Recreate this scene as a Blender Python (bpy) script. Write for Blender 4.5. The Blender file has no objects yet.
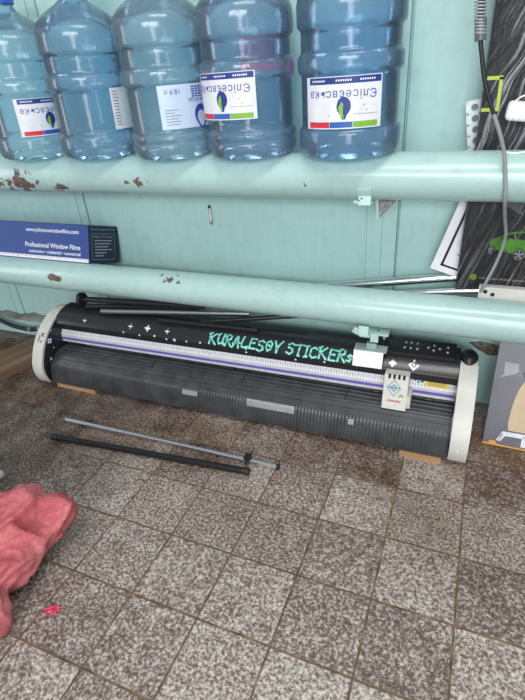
import bpy, bmesh, math, random
from mathutils import Vector, Matrix, Euler
random.seed(7)
S = bpy.context.scene
COL = S.collection
PI = math.pi

# ------------------------------------------------------------------ camera
cam_d = bpy.data.cameras.new('camera')
cam_d.sensor_fit = 'HORIZONTAL'
cam_d.sensor_width = 36.0
cam_d.lens = 36.0 * 484.0 / 525.0
cam_d.clip_start = 0.02
cam = bpy.data.objects.new('camera', cam_d)
COL.objects.link(cam)
_r = ((0.9218346509, 0.3812044877, -0.0700286715),
      (0.1362908895, -0.4879624731, -0.8621585807),
      (-0.3628300839, 0.7852233844, -0.5017754147))
M3 = Matrix((_r[0], tuple(-v for v in _r[1]), tuple(-v for v in _r[2]))).transposed()
cam.matrix_world = Matrix.Translation((0.50662, -0.96892, 1.19176)) @ M3.to_4x4()
S.camera = cam

# ------------------------------------------------------------------ world, lamps, exposure
W = bpy.data.worlds.new('world'); S.world = W
W.use_nodes = True
W.node_tree.nodes['Background'].inputs[0].default_value = (0.86, 0.93, 1.0, 1)
W.node_tree.nodes['Background'].inputs[1].default_value = 0.41

def area(name, loc, target, sx, sy, power, col=(1, 1, 1)):
    l = bpy.data.lights.new(name, 'AREA'); l.shape = 'RECTANGLE'
    l.size = sx; l.size_y = sy; l.energy = power; l.color = col
    o = bpy.data.objects.new(name, l); COL.objects.link(o)
    o.location = loc
    d = Vector(target) - Vector(loc)
    o.rotation_euler = d.to_track_quat('-Z', 'Y').to_euler()
    return o
area('ceiling_lamp', (0.55, -0.75, 2.75), (0.3, -0.3, 0), 1.5, 0.5, 27, (1.0, 0.97, 0.93))
area('window_light', (0.9, -4.2, 2.35), (0.2, 0.7, 0.7), 3.4, 0.75, 135, (0.93, 0.97, 1.0))
area('doorway_light', (1.1, -4.0, 1.05), (0.0, 0.7, 0.6), 0.8, 2.0, 42, (0.95, 0.98, 1.0))
area('side_window_light', (-3.3, -1.0, 1.25), (-0.6, 0.5, 0.9), 0.5, 1.5, 13, (0.95, 0.98, 1.0))
S.view_settings.view_transform = 'Standard'
S.view_settings.look = 'None'
S.view_settings.gamma = 1.0
S.view_settings.use_curve_mapping = False
S.view_settings.exposure = 0.0

# ------------------------------------------------------------------ helpers
def srgb(r, g, b):
    f = lambda c: (c / 255.0) / 12.92 if c / 255.0 <= 0.04045 else ((c / 255.0 + 0.055) / 1.055) ** 2.4
    return (f(r), f(g), f(b), 1.0)

class NT:
    def __init__(self, name):
        self.m = bpy.data.materials.new(name); self.m.use_nodes = True
        self.t = self.m.node_tree; self.t.nodes.clear()
        self.out = self.n('ShaderNodeOutputMaterial')
    def n(self, typ, props=None, **inp):
        nd = self.t.nodes.new(typ)
        for k, v in (props or {}).items(): setattr(nd, k, v)
        for k, v in inp.items():
            key = k.replace('_', ' ')
            s = nd.inputs[key] if key in nd.inputs else nd.inputs[int(k[1:])]
            if hasattr(v, 'is_output') or isinstance(v, bpy.types.NodeSocket): self.t.links.new(v, s)
            else: s.default_value = v
        return nd
    def coord(self, scale=(1, 1, 1)):
        tc = self.n('ShaderNodeTexCoord')
        mp = self.n('ShaderNodeMapping', Vector=tc.outputs['Object'], Scale=scale)
        return mp.outputs[0]
    def noise(self, vec, scale, detail=4.0, rough=0.55):
        return self.n('ShaderNodeTexNoise', Vector=vec, Scale=scale, Detail=detail, Roughness=rough).outputs[0]
    def ramp(self, fac, stops):
        r = self.n('ShaderNodeValToRGB', Fac=fac)
        e = r.color_ramp.elements
        while len(e) < len(stops): e.new(0.5)
        for el, (p, c) in zip(e, stops):
            el.position = p; el.color = c if len(c) == 4 else (*c, 1)
        return r.outputs[0]
    def math(self, op, a, b=0.0, c=0.0):
        return self.n('ShaderNodeMath', {'operation': op}, _0=a, _1=b, _2=c).outputs[0]
    def mix(self, fac, a, b, blend='MIX'):
        nd = self.n('ShaderNodeMix', {'data_type': 'RGBA', 'blend_type': blend})
        for i, v in ((0, fac), (6, a), (7, b)):
            if isinstance(v, bpy.types.NodeSocket): self.t.links.new(v, nd.inputs[i])
            else: nd.inputs[i].default_value = v
        return nd.outputs[2]
    def bump(self, h, strength, dist=0.01):
        return self.n('ShaderNodeBump', Height=h, Strength=strength, Distance=dist).outputs[0]
    def principled(self, col, rough=0.5, metal=0.0, normal=None, spec=None, **kw):
        p = self.n('ShaderNodeBsdfPrincipled')
        for k, v in (('Base Color', col), ('Roughness', rough), ('Metallic', metal), ('Normal', normal), ('Specular IOR Level', spec)):
            if v is None: continue
            if isinstance(v, bpy.types.NodeSocket): self.t.links.new(v, p.inputs[k])
            else: p.inputs[k].default_value = v
        for k, v in kw.items(): p.inputs[k.replace('_', ' ')].default_value = v
        return p.outputs[0]
    def done(self, sh):
        self.t.links.new(sh, self.out.inputs[0]); return self.m

def plain(name, col, rough=0.5, metal=0.0, var=0.12, scale=30.0, bump=0.0):
    t = NT(name); v = t.coord()
    n = t.noise(v, scale, 4)
    lo = tuple(c * (1 - var) for c in col[:3]) + (1,)
    hi = tuple(min(1, c * (1 + var)) for c in col[:3]) + (1,)
    c = t.ramp(n, [(0.3, lo), (0.7, hi)])
    nm = t.bump(t.noise(v, scale * 4, 3), bump) if bump else None
    return t.done(t.principled(c, rough, metal, nm))

def link(name, me, mat=None, parent=None, smooth=False):
    o = bpy.data.objects.new(name, me); COL.objects.link(o)
    if mat is not None:
        for m in (mat if isinstance(mat, (list, tuple)) else [mat]): me.materials.append(m)
    if smooth:
        for p in me.polygons: p.use_smooth = True
    if parent is not None: o.parent = parent
    return o

def obj(name, bm, mat=None, parent=None, smooth=False):
    me = bpy.data.meshes.new(name)
    bmesh.ops.recalc_face_normals(bm, faces=bm.faces)
    bm.to_mesh(me); bm.free()
    o = link(name, me, mat, parent, False)
    if smooth:
        for p in me.polygons: p.use_smooth = True
        try: me.set_sharp_from_angle(angle=math.radians(38))
        except Exception: pass
    return o

def tag(o, label=None, cat=None, group=None, kind=None):
    if label: o['label'] = label
    if cat: o['category'] = cat
    if group: o['group'] = group
    if kind: o['kind'] = kind
    return o

def empty(name, loc, label, cat, group=None, rotz=0.0):
    o = bpy.data.objects.new(name, None); COL.objects.link(o)
    o.empty_display_size = 0.05
    o.location = loc; o.rotation_euler = (0, 0, rotz)
    return tag(o, label, cat, group)

def bm_box(bm, c, d, rot=None, bev=0.0, seg=2):
    r = bmesh.ops.create_cube(bm, size=1.0)
    vs = r['verts']
    M = Matrix.Translation(c) @ ((rot.to_matrix().to_4x4()) if rot else Matrix.Identity(4)) @ Matrix.Diagonal((*d, 1))
    bmesh.ops.transform(bm, matrix=M, verts=vs)
    if bev > 0:
        es = list({e for v in vs for e in v.link_edges})
        bmesh.ops.bevel(bm, geom=es, offset=bev, segments=seg, affect='EDGES', profile=0.6)

def box(c, d, rot=None, bev=0.0):
    bm = bmesh.new(); bm_box(bm, c, d, rot, bev); return bm

def bm_tube(bm, pts, rad, seg=16, caps=True):
    pts = [Vector(p) for p in pts]
    rads = rad if isinstance(rad, (list, tuple)) else [rad] * len(pts)
    rings = []
    t0 = (pts[1] - pts[0]).normalized()
    up = Vector((0, 0, 1)) if abs(t0.z) < 0.9 else Vector((0, 1, 0))
    nrm = t0.cross(up).normalized()
    for i, p in enumerate(pts):
        a = pts[max(0, i - 1)]; b = pts[min(len(pts) - 1, i + 1)]
        t = (b - a).normalized()
        nrm = (nrm - t * nrm.dot(t)).normalized()
        bn = t.cross(nrm)
        rings.append([bm.verts.new(p + (nrm * math.cos(2 * PI * k / seg) + bn * math.sin(2 * PI * k / seg)) * rads[i]) for k in range(seg)])
    for r0, r1 in zip(rings, rings[1:]):
        for k in range(seg):
            bm.faces.new((r0[k], r0[(k + 1) % seg], r1[(k + 1) % seg], r1[k]))
    if caps:
        bm.faces.new(list(reversed(rings[0]))); bm.faces.new(rings[-1])

def tube(pts, rad, seg=16):
    bm = bmesh.new(); bm_tube(bm, pts, rad, seg); return bm

def spline(pts, n=10):
    P = [Vector(p) for p in pts]; out = []
    for i in range(len(P) - 1):
        p0 = P[max(i - 1, 0)]; p1 = P[i]; p2 = P[i + 1]; p3 = P[min(i + 2, len(P) - 1)]
        for k in range(n):
            t = k / n
            out.append(0.5 * ((2 * p1) + (p2 - p0) * t + (2 * p0 - 5 * p1 + 4 * p2 - p3) * t * t + (3 * p1 - p0 - 3 * p2 + p3) * t ** 3))
    out.append(P[-1]); return out

def lathe(prof, seg=64):
    bm = bmesh.new(); rings = []
    for r, z in prof:
        if r < 1e-5: rings.append([bm.verts.new((0, 0, z))])
        else: rings.append([bm.verts.new((r * math.cos(2 * PI * k / seg), r * math.sin(2 * PI * k / seg), z)) for k in range(seg)])
    for a, b in zip(rings, rings[1:]):
        for k in range(seg):
            k2 = (k + 1) % seg
            if len(a) == 1: bm.faces.new((a[0], b[k], b[k2]))
            elif len(b) == 1: bm.faces.new((a[k], a[k2], b[0]))
            else: bm.faces.new((a[k], a[k2], b[k2], b[k]))
    return bm

def prism_x(poly, x0, x1, bev=0.0):
    """closed polygon in (y, z) run along x"""
    bm = bmesh.new()
    A = [bm.verts.new((x0, y, z)) for y, z in poly]; B = [bm.verts.new((x1, y, z)) for y, z in poly]
    n = len(poly)
    fa = bm.faces.new(A); fb = bm.faces.new(list(reversed(B)))
    for i in range(n): bm.faces.new((A[i], B[i], B[(i + 1) % n], A[(i + 1) % n]))
    if bev:
        es = list(set(fa.edges) | set(fb.edges))
        bmesh.ops.bevel(bm, geom=es, offset=bev, segments=3, affect='EDGES', profile=0.5)
    return bm

def smooth_poly(pts, n=4):
    return [(p.x, p.y) for p in spline([(a, b, 0) for a, b in pts], n)]

def text_polys(s, size, bold=0.0, align='CENTER', spacing=1.0):
    cu = bpy.data.curves.new('t', 'FONT'); cu.body = s; cu.size = size
    cu.align_x = align; cu.align_y = 'CENTER'; cu.space_character = spacing
    cu.offset = bold; cu.resolution_u = 3
    o = bpy.data.objects.new('t', cu); COL.objects.link(o)
    dg = bpy.context.evaluated_depsgraph_get(); dg.update()
    ev = o.evaluated_get(dg); me = ev.to_mesh()
    V = [(v.co.x, v.co.y) for v in me.vertices]; F = [tuple(p.vertices) for p in me.polygons]
    ev.to_mesh_clear()
    bpy.data.objects.remove(o); bpy.data.curves.remove(cu)
    return V, F

def bm_map(bm, V, F, fn):
    vs = [bm.verts.new(fn(u, v)) for u, v in V]
    for f in F:
        try: bm.faces.new([vs[i] for i in f])
        except ValueError: pass

def bm_text(bm, s, size, fn, at=(0, 0), flip=False, **kw):
    V, F = text_polys(s, size, **kw)
    sg = -1 if flip else 1
    bm_map(bm, [(at[0] + sg * u, at[1] + sg * v) for u, v in V], F, fn)

def bm_rect(bm, u0, v0, u1, v1, fn, nu=1):
    V = []; F = []
    for i in range(nu + 1):
        u = u0 + (u1 - u0) * i / nu
        V += [(u, v0), (u, v1)]
    for i in range(nu): F.append((2 * i, 2 * i + 2, 2 * i + 3, 2 * i + 1))
    bm_map(bm, V, F, fn)

def bm_poly(bm, pts, fn):
    bm.faces.new([bm.verts.new(fn(u, v)) for u, v in pts])

def bm_disc(bm, u, v, ru, rv, fn, n=20):
    bm_poly(bm, [(u + ru * math.cos(2 * PI * k / n), v + rv * math.sin(2 * PI * k / n)) for k in range(n)], fn)

def bm_stroke(bm, pts, w, fn):
    """flat ribbon along a polyline"""
    n = len(pts)
    for i in range(n - 1):
        (x0, y0), (x1, y1) = pts[i], pts[i + 1]
        L = math.hypot(x1 - x0, y1 - y0)
        if L < 1e-7: continue
        dx, dy = (x1 - x0) / L, (y1 - y0) / L
        e = w * 0.45
        x0 -= dx * e; y0 -= dy * e; x1 += dx * e; y1 += dy * e
        px, py = -dy * w / 2, dx * w / 2
        bm_poly(bm, [(x0 - px, y0 - py), (x1 - px, y1 - py), (x1 + px, y1 + py), (x0 + px, y0 + py)], fn)

# ------------------------------------------------------------------ materials
def paint_mat(name, spots=(), base=srgb(169, 204, 199), rough=0.38, chips=0.735, streak=True):
    t = NT(name); v = t.coord()
    n1 = t.noise(v, 2.3, 5); n2 = t.noise(v, 26, 5, 0.6)
    k = lambda f: tuple(c * f for c in base[:3]) + (1,)
    c = t.ramp(n1, [(0.3, k(0.93)), (0.7, k(1.05))])
    dirt = t.ramp(n2, [(0.34, (0.86, 0.87, 0.86)), (0.5, (1, 1, 1))])
    c = t.mix(0.55, c, dirt, 'MULTIPLY')
    if streak:
        vs = t.coord((40, 40, 1.2))
        st = t.ramp(t.noise(vs, 1.0, 3), [(0.35, (0.95, 0.965, 0.96)), (0.55, (1, 1, 1))])
        c = t.mix(0.8, c, st, 'MULTIPLY')
    # chipped paint: small specks everywhere, larger patches round the given points
    sp = t.noise(v, 55, 3, 0.5)
    mask = t.math('GREATER_THAN', sp, chips)
    big = t.noise(v, 34, 5, 0.6)
    tc = t.n('ShaderNodeTexCoord').outputs['Object']
    for (px, py, pz, rad, amt) in spots:
        sc = t.n('ShaderNodeVectorMath', {'operation': 'SUBTRACT'}, _0=tc, _1=(px, py, pz)).outputs[0]
        sc = t.n('ShaderNodeVectorMath', {'operation': 'MULTIPLY'}, _0=sc, _1=(1.0, 1.6, 2.6)).outputs[0]
        d = t.n('ShaderNodeVectorMath', {'operation': 'LENGTH'}, _0=sc).outputs['Value']
        f = t.math('SUBTRACT', 1.0, t.math('DIVIDE', d, rad))
        s = t.math('GREATER_THAN', t.math('MULTIPLY_ADD', t.math('MAXIMUM', f, 0.0), amt, big), 0.69)
        s = t.math('MULTIPLY', s, t.math('GREATER_THAN', f, 0.0))
        mask = t.math('MAXIMUM', mask, s)
    rust = t.ramp(t.noise(v, 90, 4), [(0.35, srgb(82, 60, 54)), (0.65, srgb(130, 104, 92))])
    c = t.mix(mask, c, rust)
    h = t.math('SUBTRACT', t.math('MULTIPLY', n2, 0.35), t.math('MULTIPLY', mask, 0.8))
    ro = t.math('MULTIPLY_ADD', mask, 0.4, rough)
    return t.done(t.principled(c, ro, 0.0, t.bump(h, 0.16, 0.004), spec=0.5))

def floor_mat():
    t = NT('speckled_floor_tile'); v = t.coord()
    sx = t.n('ShaderNodeSeparateXYZ', Vector=v)
    wob = t.math('MULTIPLY', t.math('SUBTRACT', t.noise(v, 9, 3), 0.5), 0.006)
    def edge(sock):
        a = t.math('DIVIDE', t.math('ADD', sock, wob), 0.2)
        fr = t.math('FRACT', t.math('ADD', a, 100.0))
        return t.math('ABSOLUTE', t.math('SUBTRACT', fr, 0.5)), t.math('FLOOR', t.math('ADD', a, 100.0))
    ex, ix = edge(sx.outputs[0]); ey, iy = edge(sx.outputs[1])
    m = t.math('MAXIMUM', ex, ey)
    grout = t.n('ShaderNodeMapRange', Value=m, From_Min=0.481, From_Max=0.490).outputs[0]
    cid = t.n('ShaderNodeCombineXYZ', X=ix, Y=iy)
    wn = t.n('ShaderNodeTexWhiteNoise', {'noise_dimensions': '2D'}, Vector=cid.outputs[0])
    vo = t.n('ShaderNodeVectorMath', {'operation': 'MULTIPLY_ADD'}, _0=wn.outputs['Color'], _1=(7, 7, 7), _2=v).outputs[0]
    n1 = t.noise(vo, 126, 4.0, 0.64)
    n2 = t.noise(vo, 320, 2.0, 0.6)
    cl_ = t.noise(vo, 17, 3.0, 0.6)
    sp = t.math('MULTIPLY_ADD', n2, 0.28, t.math('MULTIPLY', n1, 0.80))
    sp = t.math('ADD', sp, t.math('MULTIPLY', t.math('SUBTRACT', wn.outputs['Value'], 0.5), 0.07))
    sp = t.math('ADD', sp, t.math('MULTIPLY', t.math('SUBTRACT', cl_, 0.5), 0.13))
    c = t.ramp(sp, [(0.43, srgb(94, 78, 72)), (0.515, srgb(132, 115, 107)), (0.585, srgb(176, 164, 155)), (0.70, srgb(220, 211, 201))])
    # worn brown dirt plus painted light falloff, mostly where floor runs under the machine
    dn = t.noise(v, 3.1, 5, 0.6)
    yb = t.n('ShaderNodeMapRange', Value=sx.outputs[1], From_Min=-0.2, From_Max=0.22).outputs[0]
    dm = t.math('MULTIPLY', t.n('ShaderNodeMapRange', Value=dn, From_Min=0.36, From_Max=0.62).outputs[0], yb)
    c = t.mix(t.math('MULTIPLY', dm, 0.85), c, t.mix(1.0, c, srgb(158, 128, 100), 'MULTIPLY'))
    lb = t.n('ShaderNodeMapRange', Value=sx.outputs[0], From_Min=-0.30, From_Max=-0.95).outputs[0]  # patchy darkening to the left: fading light painted into the tile colour
    dk = t.math('MULTIPLY', lb, t.n('ShaderNodeMapRange', Value=t.noise(v, 4.3, 4, 0.6), From_Min=0.3, From_Max=0.6).outputs[0])
    c = t.mix(t.math('MULTIPLY', dk, 0.8), c, t.mix(1.0, c, srgb(112, 104, 100), 'MULTIPLY'))
    gcol = t.ramp(t.noise(v, 22, 3), [(0.35, srgb(84, 68, 54)), (0.6, srgb(126, 102, 76)), (0.75, srgb(150, 132, 112))])
    c = t.mix(grout, c, gcol)
    h = t.math('MULTIPLY_ADD', grout, -1.0, t.math('MULTIPLY', sp, 0.25))
    ro = t.math('MULTIPLY_ADD', grout, 0.25, 0.55)
    return t.done(t.principled(c, ro, 0.0, t.bump(h, 0.35, 0.003), spec=0.35))

def bottle_mat(name, tint, milk):
    t = NT(name); v = t.coord()
    lw = t.n('ShaderNodeLayerWeight', Blend=0.42)
    grit = t.bump(t.noise(v, 210, 3), 0.25, 0.002)
    tcol = t.mix(lw.outputs['Facing'], tuple(c ** 0.55 for c in tint[:3]) + (1,), tuple(c ** 1.7 for c in tint[:3]) + (1,))
    tr = t.n('ShaderNodeBsdfTransparent', Color=tcol)
    df = t.n('ShaderNodeBsdfDiffuse', Color=tuple(0.9 * c for c in tint[:3]) + (1,), Normal=grit)
    tl = t.n('ShaderNodeBsdfTranslucent', Color=tuple(c ** .8 for c in tint[:3]) + (1,), Normal=grit)
    d2 = t.n('ShaderNodeMixShader', _0=0.45, _1=df.outputs[0], _2=tl.outputs[0])
    dn = t.n('ShaderNodeMapRange', Value=t.noise(v, 13, 5, 0.65), From_Min=0.3, From_Max=0.7, To_Min=milk * 0.7, To_Max=milk * 1.3)
    z = t.n('ShaderNodeSeparateXYZ', Vector=v).outputs[2]
    band = 0.0
    for lo, hi in ((0.0, .076), (.210, .256), (.313, .385)):
        b_ = t.math('MULTIPLY', t.math('GREATER_THAN', z, lo), t.math('LESS_THAN', z, hi)); band = t.math('ADD', b_, band)
    fm = t.math('MULTIPLY_ADD', band, 0.10, dn.outputs[0])
    a = t.n('ShaderNodeMixShader', _0=fm, _1=tr.outputs[0], _2=d2.outputs[0])
    gl = t.n('ShaderNodeBsdfGlossy', Color=(1, 1, 1, 1), Roughness=0.13, Normal=t.bump(t.noise(v, 35, 3), 0.12, 0.004))
    fr = t.n('ShaderNodeFresnel', IOR=1.42)
    b = t.n('ShaderNodeMixShader', _0=fr.outputs[0], _1=a.outputs[0], _2=gl.outputs[0])
    return t.done(b.outputs[0])

def wood_mat(name, a, b, axis=0, sc=1.0):
    t = NT(name)
    s = [26 * sc, 26 * sc, 26 * sc]; s[axis] = 2.2 * sc
    v = t.coord(tuple(s))
    n = t.noise(v, 1.0, 6, 0.65)
    c = t.ramp(n, [(0.3, a), (0.7, b)])
    return t.done(t.principled(c, 0.75, 0, t.bump(n, 0.3, 0.003)))

def metal_mat(name, col, rough=0.25, axis=None):
    t = NT(name); v = t.coord()
    n = t.noise(v, 60, 4, 0.6)
    c = t.ramp(n, [(0.3, tuple(x * 0.75 for x in col[:3]) + (1,)), (0.6, col)])
    ro = t.n('ShaderNodeMapRange', Value=n, From_Min=0.3, From_Max=0.7, To_Min=rough * 1.5, To_Max=rough * 0.8).outputs[0]
    return t.done(t.principled(c, ro, 1.0))

def platen_mat():
    t = NT('ribbed_grey_plastic'); v = t.coord()
    sx = t.n('ShaderNodeSeparateXYZ', Vector=v)
    w = t.math('SINE', t.math('MULTIPLY', sx.outputs[0], 2 * PI / 0.0125))
    seam = t.math('FRACT', t.math('DIVIDE', sx.outputs[0], 0.412))
    seam = t.math('LESS_THAN', seam, 0.006)
    frontness = t.n('ShaderNodeMapRange', Value=sx.outputs[2], From_Min=0.120, From_Max=0.108).outputs[0]
    h = t.math('SUBTRACT', t.math('MULTIPLY', t.math('MULTIPLY', w, frontness), 0.5), seam)
    c = t.ramp(t.noise(v, 18, 5, 0.6), [(0.3, srgb(46, 48, 50)), (0.7, srgb(68, 70, 73))])
    c = t.mix(t.math('MULTIPLY', seam, 0.6), c, srgb(25, 25, 26))
    return t.done(t.principled(c, 0.36, 0.0, t.bump(h, 0.4, 0.003), spec=0.5))

def film_mat():
    t = NT('stretch_film'); tc = t.n('ShaderNodeTexCoord').outputs['Object']
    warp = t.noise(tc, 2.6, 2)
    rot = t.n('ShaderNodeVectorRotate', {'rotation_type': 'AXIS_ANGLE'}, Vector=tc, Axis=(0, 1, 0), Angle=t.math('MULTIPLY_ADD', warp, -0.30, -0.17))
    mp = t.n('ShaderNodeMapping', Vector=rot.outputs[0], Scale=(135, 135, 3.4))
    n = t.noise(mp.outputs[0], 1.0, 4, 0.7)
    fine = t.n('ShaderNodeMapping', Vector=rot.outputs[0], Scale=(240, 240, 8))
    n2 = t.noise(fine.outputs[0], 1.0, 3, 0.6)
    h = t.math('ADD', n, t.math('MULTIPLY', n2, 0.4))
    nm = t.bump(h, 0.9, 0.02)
    st = t.n('ShaderNodeMapRange', Value=n, From_Min=0.53, From_Max=0.66, To_Min=0.015, To_Max=0.72).outputs[0]  # white streaks: film whitening plus wrinkle reflections painted as diffuse colour
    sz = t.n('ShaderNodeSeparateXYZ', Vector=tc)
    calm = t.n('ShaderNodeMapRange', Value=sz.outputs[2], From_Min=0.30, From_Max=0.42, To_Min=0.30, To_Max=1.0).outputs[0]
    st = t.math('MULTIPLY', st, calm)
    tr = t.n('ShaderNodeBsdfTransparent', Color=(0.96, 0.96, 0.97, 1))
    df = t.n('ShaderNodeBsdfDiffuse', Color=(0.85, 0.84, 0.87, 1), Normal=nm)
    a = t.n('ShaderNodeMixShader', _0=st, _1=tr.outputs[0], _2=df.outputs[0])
    gl = t.n('ShaderNodeBsdfGlossy', Roughness=0.16, Normal=nm)
    fr = t.n('ShaderNodeFresnel', IOR=1.4, Normal=nm)
    b = t.n('ShaderNodeMixShader', _0=fr.outputs[0], _1=a.outputs[0], _2=gl.outputs[0])
    return t.done(b.outputs[0])

def bag_mat():
    t = NT('red_woven_plastic'); v = t.coord()
    wv = t.n('ShaderNodeMapping', Vector=v, Rotation=(0.5, 0.3, 0.6))
    s = t.n('ShaderNodeSeparateXYZ', Vector=wv.outputs[0])
    a = t.math('SINE', t.math('MULTIPLY', s.outputs[0], 2 * PI / 0.0042)); b = t.math('SINE', t.math('MULTIPLY', s.outputs[2], 2 * PI / 0.0042))
    w = t.math('MULTIPLY', a, b)
    n = t.noise(v, 7, 5, 0.6)
    c = t.ramp(n, [(0.3, srgb(184, 80, 88)), (0.7, srgb(214, 128, 130))])
    sc = t.ramp(t.noise(v, 60, 5, 0.7), [(0.45, (0.93, 0.93, 0.93)), (0.72, (1.3, 1.5, 1.5))])
    c = t.mix(0.8, c, sc, 'MULTIPLY')
    h = t.math('ADD', t.math('MULTIPLY', w, 0.25), t.math('MULTIPLY', t.noise(v, 38, 4, 0.6), 1.2))
    return t.done(t.principled(c, 0.5, 0, t.bump(h, 0.5, 0.004), spec=0.3))

TEAL = paint_mat('teal_wall_paint', rough=0.5, chips=0.79)
PIPE_UP = paint_mat('teal_upper_pipe_paint', [(-1.36, 0.48, 0.873, 0.17, 0.42), (-1.16, 0.48, 0.868, 0.16, 0.34), (-0.97, 0.49, 0.85, 0.06, 0.45),
                    (-0.59, 0.49, 0.88, 0.08, 0.28), (0.0, 0.49, 0.875, 0.05, 0.08)], base=srgb(175, 205, 200), rough=0.24, chips=0.77, streak=False)
PIPE_LOW = paint_mat('teal_lower_pipe_paint', [(-1.14, 0.50, 0.465, 0.06, 0.62), (-0.55, 0.52, 0.505, 0.07, 0.25)], base=srgb(175, 205, 200), rough=0.24, chips=0.77, streak=False)
TRIMP = paint_mat('teal_bracket_paint', base=srgb(176, 208, 200), rough=0.4, chips=0.70, streak=False)
FLOOR = floor_mat()
CONC = plain('dusty_concrete', srgb(128, 130, 126), 0.9, var=0.25, scale=14, bump=0.4)
WHITEP = plain('white_paper', srgb(232, 232, 236), 0.6, var=0.04)
WHITEPL = plain('offwhite_plastic', srgb(204, 201, 193), 0.42, var=0.10, scale=9)
BLACKPL = plain('black_plastic', srgb(30, 30, 33), 0.33, var=0.2, scale=20)
BLACKSAT = plain('black_satin_cover', srgb(38, 38, 42), 0.24, var=0.12, scale=12)
BLACKMAT = plain('matt_black', srgb(20, 20, 22), 0.7, var=0.2)
RUBBER = plain('black_rubber', srgb(26, 26, 28), 0.5, var=0.2)
DGREY = plain('dark_grey_plastic', srgb(74, 75, 78), 0.5, var=0.12)
PLATEN = platen_mat()
ALU = metal_mat('brushed_aluminium', (0.86, 0.86, 0.88, 1), 0.35)
RAILW = plain('pale_anodised_rail', srgb(206, 204, 208), 0.35, 0.15, var=0.05)
CHROME = plain('chromed_steel', (0.80, 0.80, 0.80, 1), 0.17, 1.0, var=.05, scale=6)
DULLST = metal_mat('dull_grey_steel', (0.42, 0.43, 0.44, 1), 0.35)
PURPLE = plain('purple_strip', srgb(108, 92, 178), 0.45, var=0.06)
MINT = plain('mint_vinyl', srgb(134, 224, 206), 0.45, var=0.05)
STARW = plain('white_vinyl', srgb(226, 230, 236), 0.45, var=0.03)
YELLOW = plain('yellow_label', srgb(236, 206, 52), 0.5, var=0.04)
REDV = plain('red_print', srgb(206, 40, 62), 0.5, var=0.05)
GREENP = plain('lime_green_print', srgb(112, 200, 44), 0.4, var=0.12, scale=18)
LIME = plain('lime_tape', srgb(172, 196, 66), 0.5, var=0.05)
LEAF = plain('leaf_green_print', srgb(120, 176, 60), 0.5, var=0.05)
NAVY = plain('navy_print', srgb(36, 54, 128), 0.5, var=0.05)
BLUEP = plain('blue_print', srgb(44, 92, 172), 0.5, var=0.05)
VIOLET = plain('violet_blue_print', srgb(64, 66, 160), 0.5, var=0.05)
BOXBLUE = plain('blue_carton', srgb(34, 66, 134), 0.5, var=0.07, scale=8)
BOXNAVY = plain('navy_carton_end', srgb(24, 38, 62), 0.5, var=0.1)
TEXTW = plain('white_print', srgb(226, 230, 240), 0.5, var=0.02)
TEXTG = plain('grey_print', srgb(140, 145, 155), 0.5, var=0.05)
LABELW = plain('white_marbled_label', srgb(222, 224, 228), 0.4, var=0.09, scale=22)
LABELB = plain('pale_blue_label', srgb(190, 208, 228), 0.4, var=0.05, scale=10)
PINK = plain('pink_label_back', srgb(190, 60, 110), 0.5, var=0.1)
GRAPH = plain('graphite_board', srgb(44, 42, 48), 0.45, var=0.08, scale=4)
SILVERP = plain('silver_print', srgb(200, 202, 208), 0.45, var=0.05)
DARKP = plain('dark_print', srgb(24, 26, 30), 0.45, var=0.1)
SMOKEP = plain('smoke_grey_print', srgb(128, 129, 136), 0.45, var=0.06)
WIREG = plain('grey_cable_sheath', srgb(140, 143, 146), 0.4, var=0.08)
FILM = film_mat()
BAG = bag_mat()
BEAM = wood_mat('old_brown_beam', srgb(84, 66, 52), srgb(142, 116, 92), axis=1)
PLANK = wood_mat('pale_pine', srgb(150, 116, 78), srgb(196, 158, 112), axis=0)
RUSTST = plain('flaking_rusty_steel', srgb(158, 155, 152), 0.8, var=0.45, scale=70, bump=0.6)
RUBBLE = plain('broken_plaster', srgb(120, 112, 98), 0.95, var=0.5, scale=60, bump=0.8)

# ------------------------------------------------------------------ the setting
WY = 0.75
tag(obj('floor', box((-0.4, -1.1, -0.05), (6.0, 3.9, 0.1)), FLOOR), kind='structure')

def wall():
    xs = [(-3.4, 0)]
    for gx, w, d in sorted([(-1.785, .002, .002), (-1.726, .005, .007), (-1.15, .002, .002), (-1.101, .0045, .007), (.162, .0016, .0015), (.216, .0016, .0015), (.271, .005, .008)]):
        xs += [(gx - w, 0), (gx - w * .85, d * 2.6), (gx + w * .85, d * 2.6), (gx + w, 0)]
    xs += [(2.6, 0)]
    bm = bmesh.new()
    lo = [bm.verts.new((x, WY + d, 0)) for x, d in xs]; hi = [bm.verts.new((x, WY + d, 2.9)) for x, d in xs]
    lb = [bm.verts.new((x, WY + 0.1, 0)) for x in (-3.4, 2.6)]; hb = [bm.verts.new((x, WY + 0.1, 2.9)) for x in (-3.4, 2.6)]
    for i in range(len(xs) - 1): bm.faces.new((lo[i], lo[i + 1], hi[i + 1], hi[i]))
    bm.faces.new((lb[1], lb[0], hb[0], hb[1]))
    bm.faces.new([lo[0], hi[0], hb[0], lb[0]]); bm.faces.new([lo[-1], lb[1], hb[1], hi[-1]])
    bm.faces.new(hi + [hb[1], hb[0]]); bm.faces.new(lo + [lb[1], lb[0]])
    return tag(obj('wall_back', bm, TEAL), kind='structure')
wall()
# shallow raised panel between the two pipes
bm = box((-0.245, WY - 0.0012, 0.755), (0.80, 0.0024, 0.186), bev=0.0)
tag(obj('trim_1', bm, TEAL), kind='structure')
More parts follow.
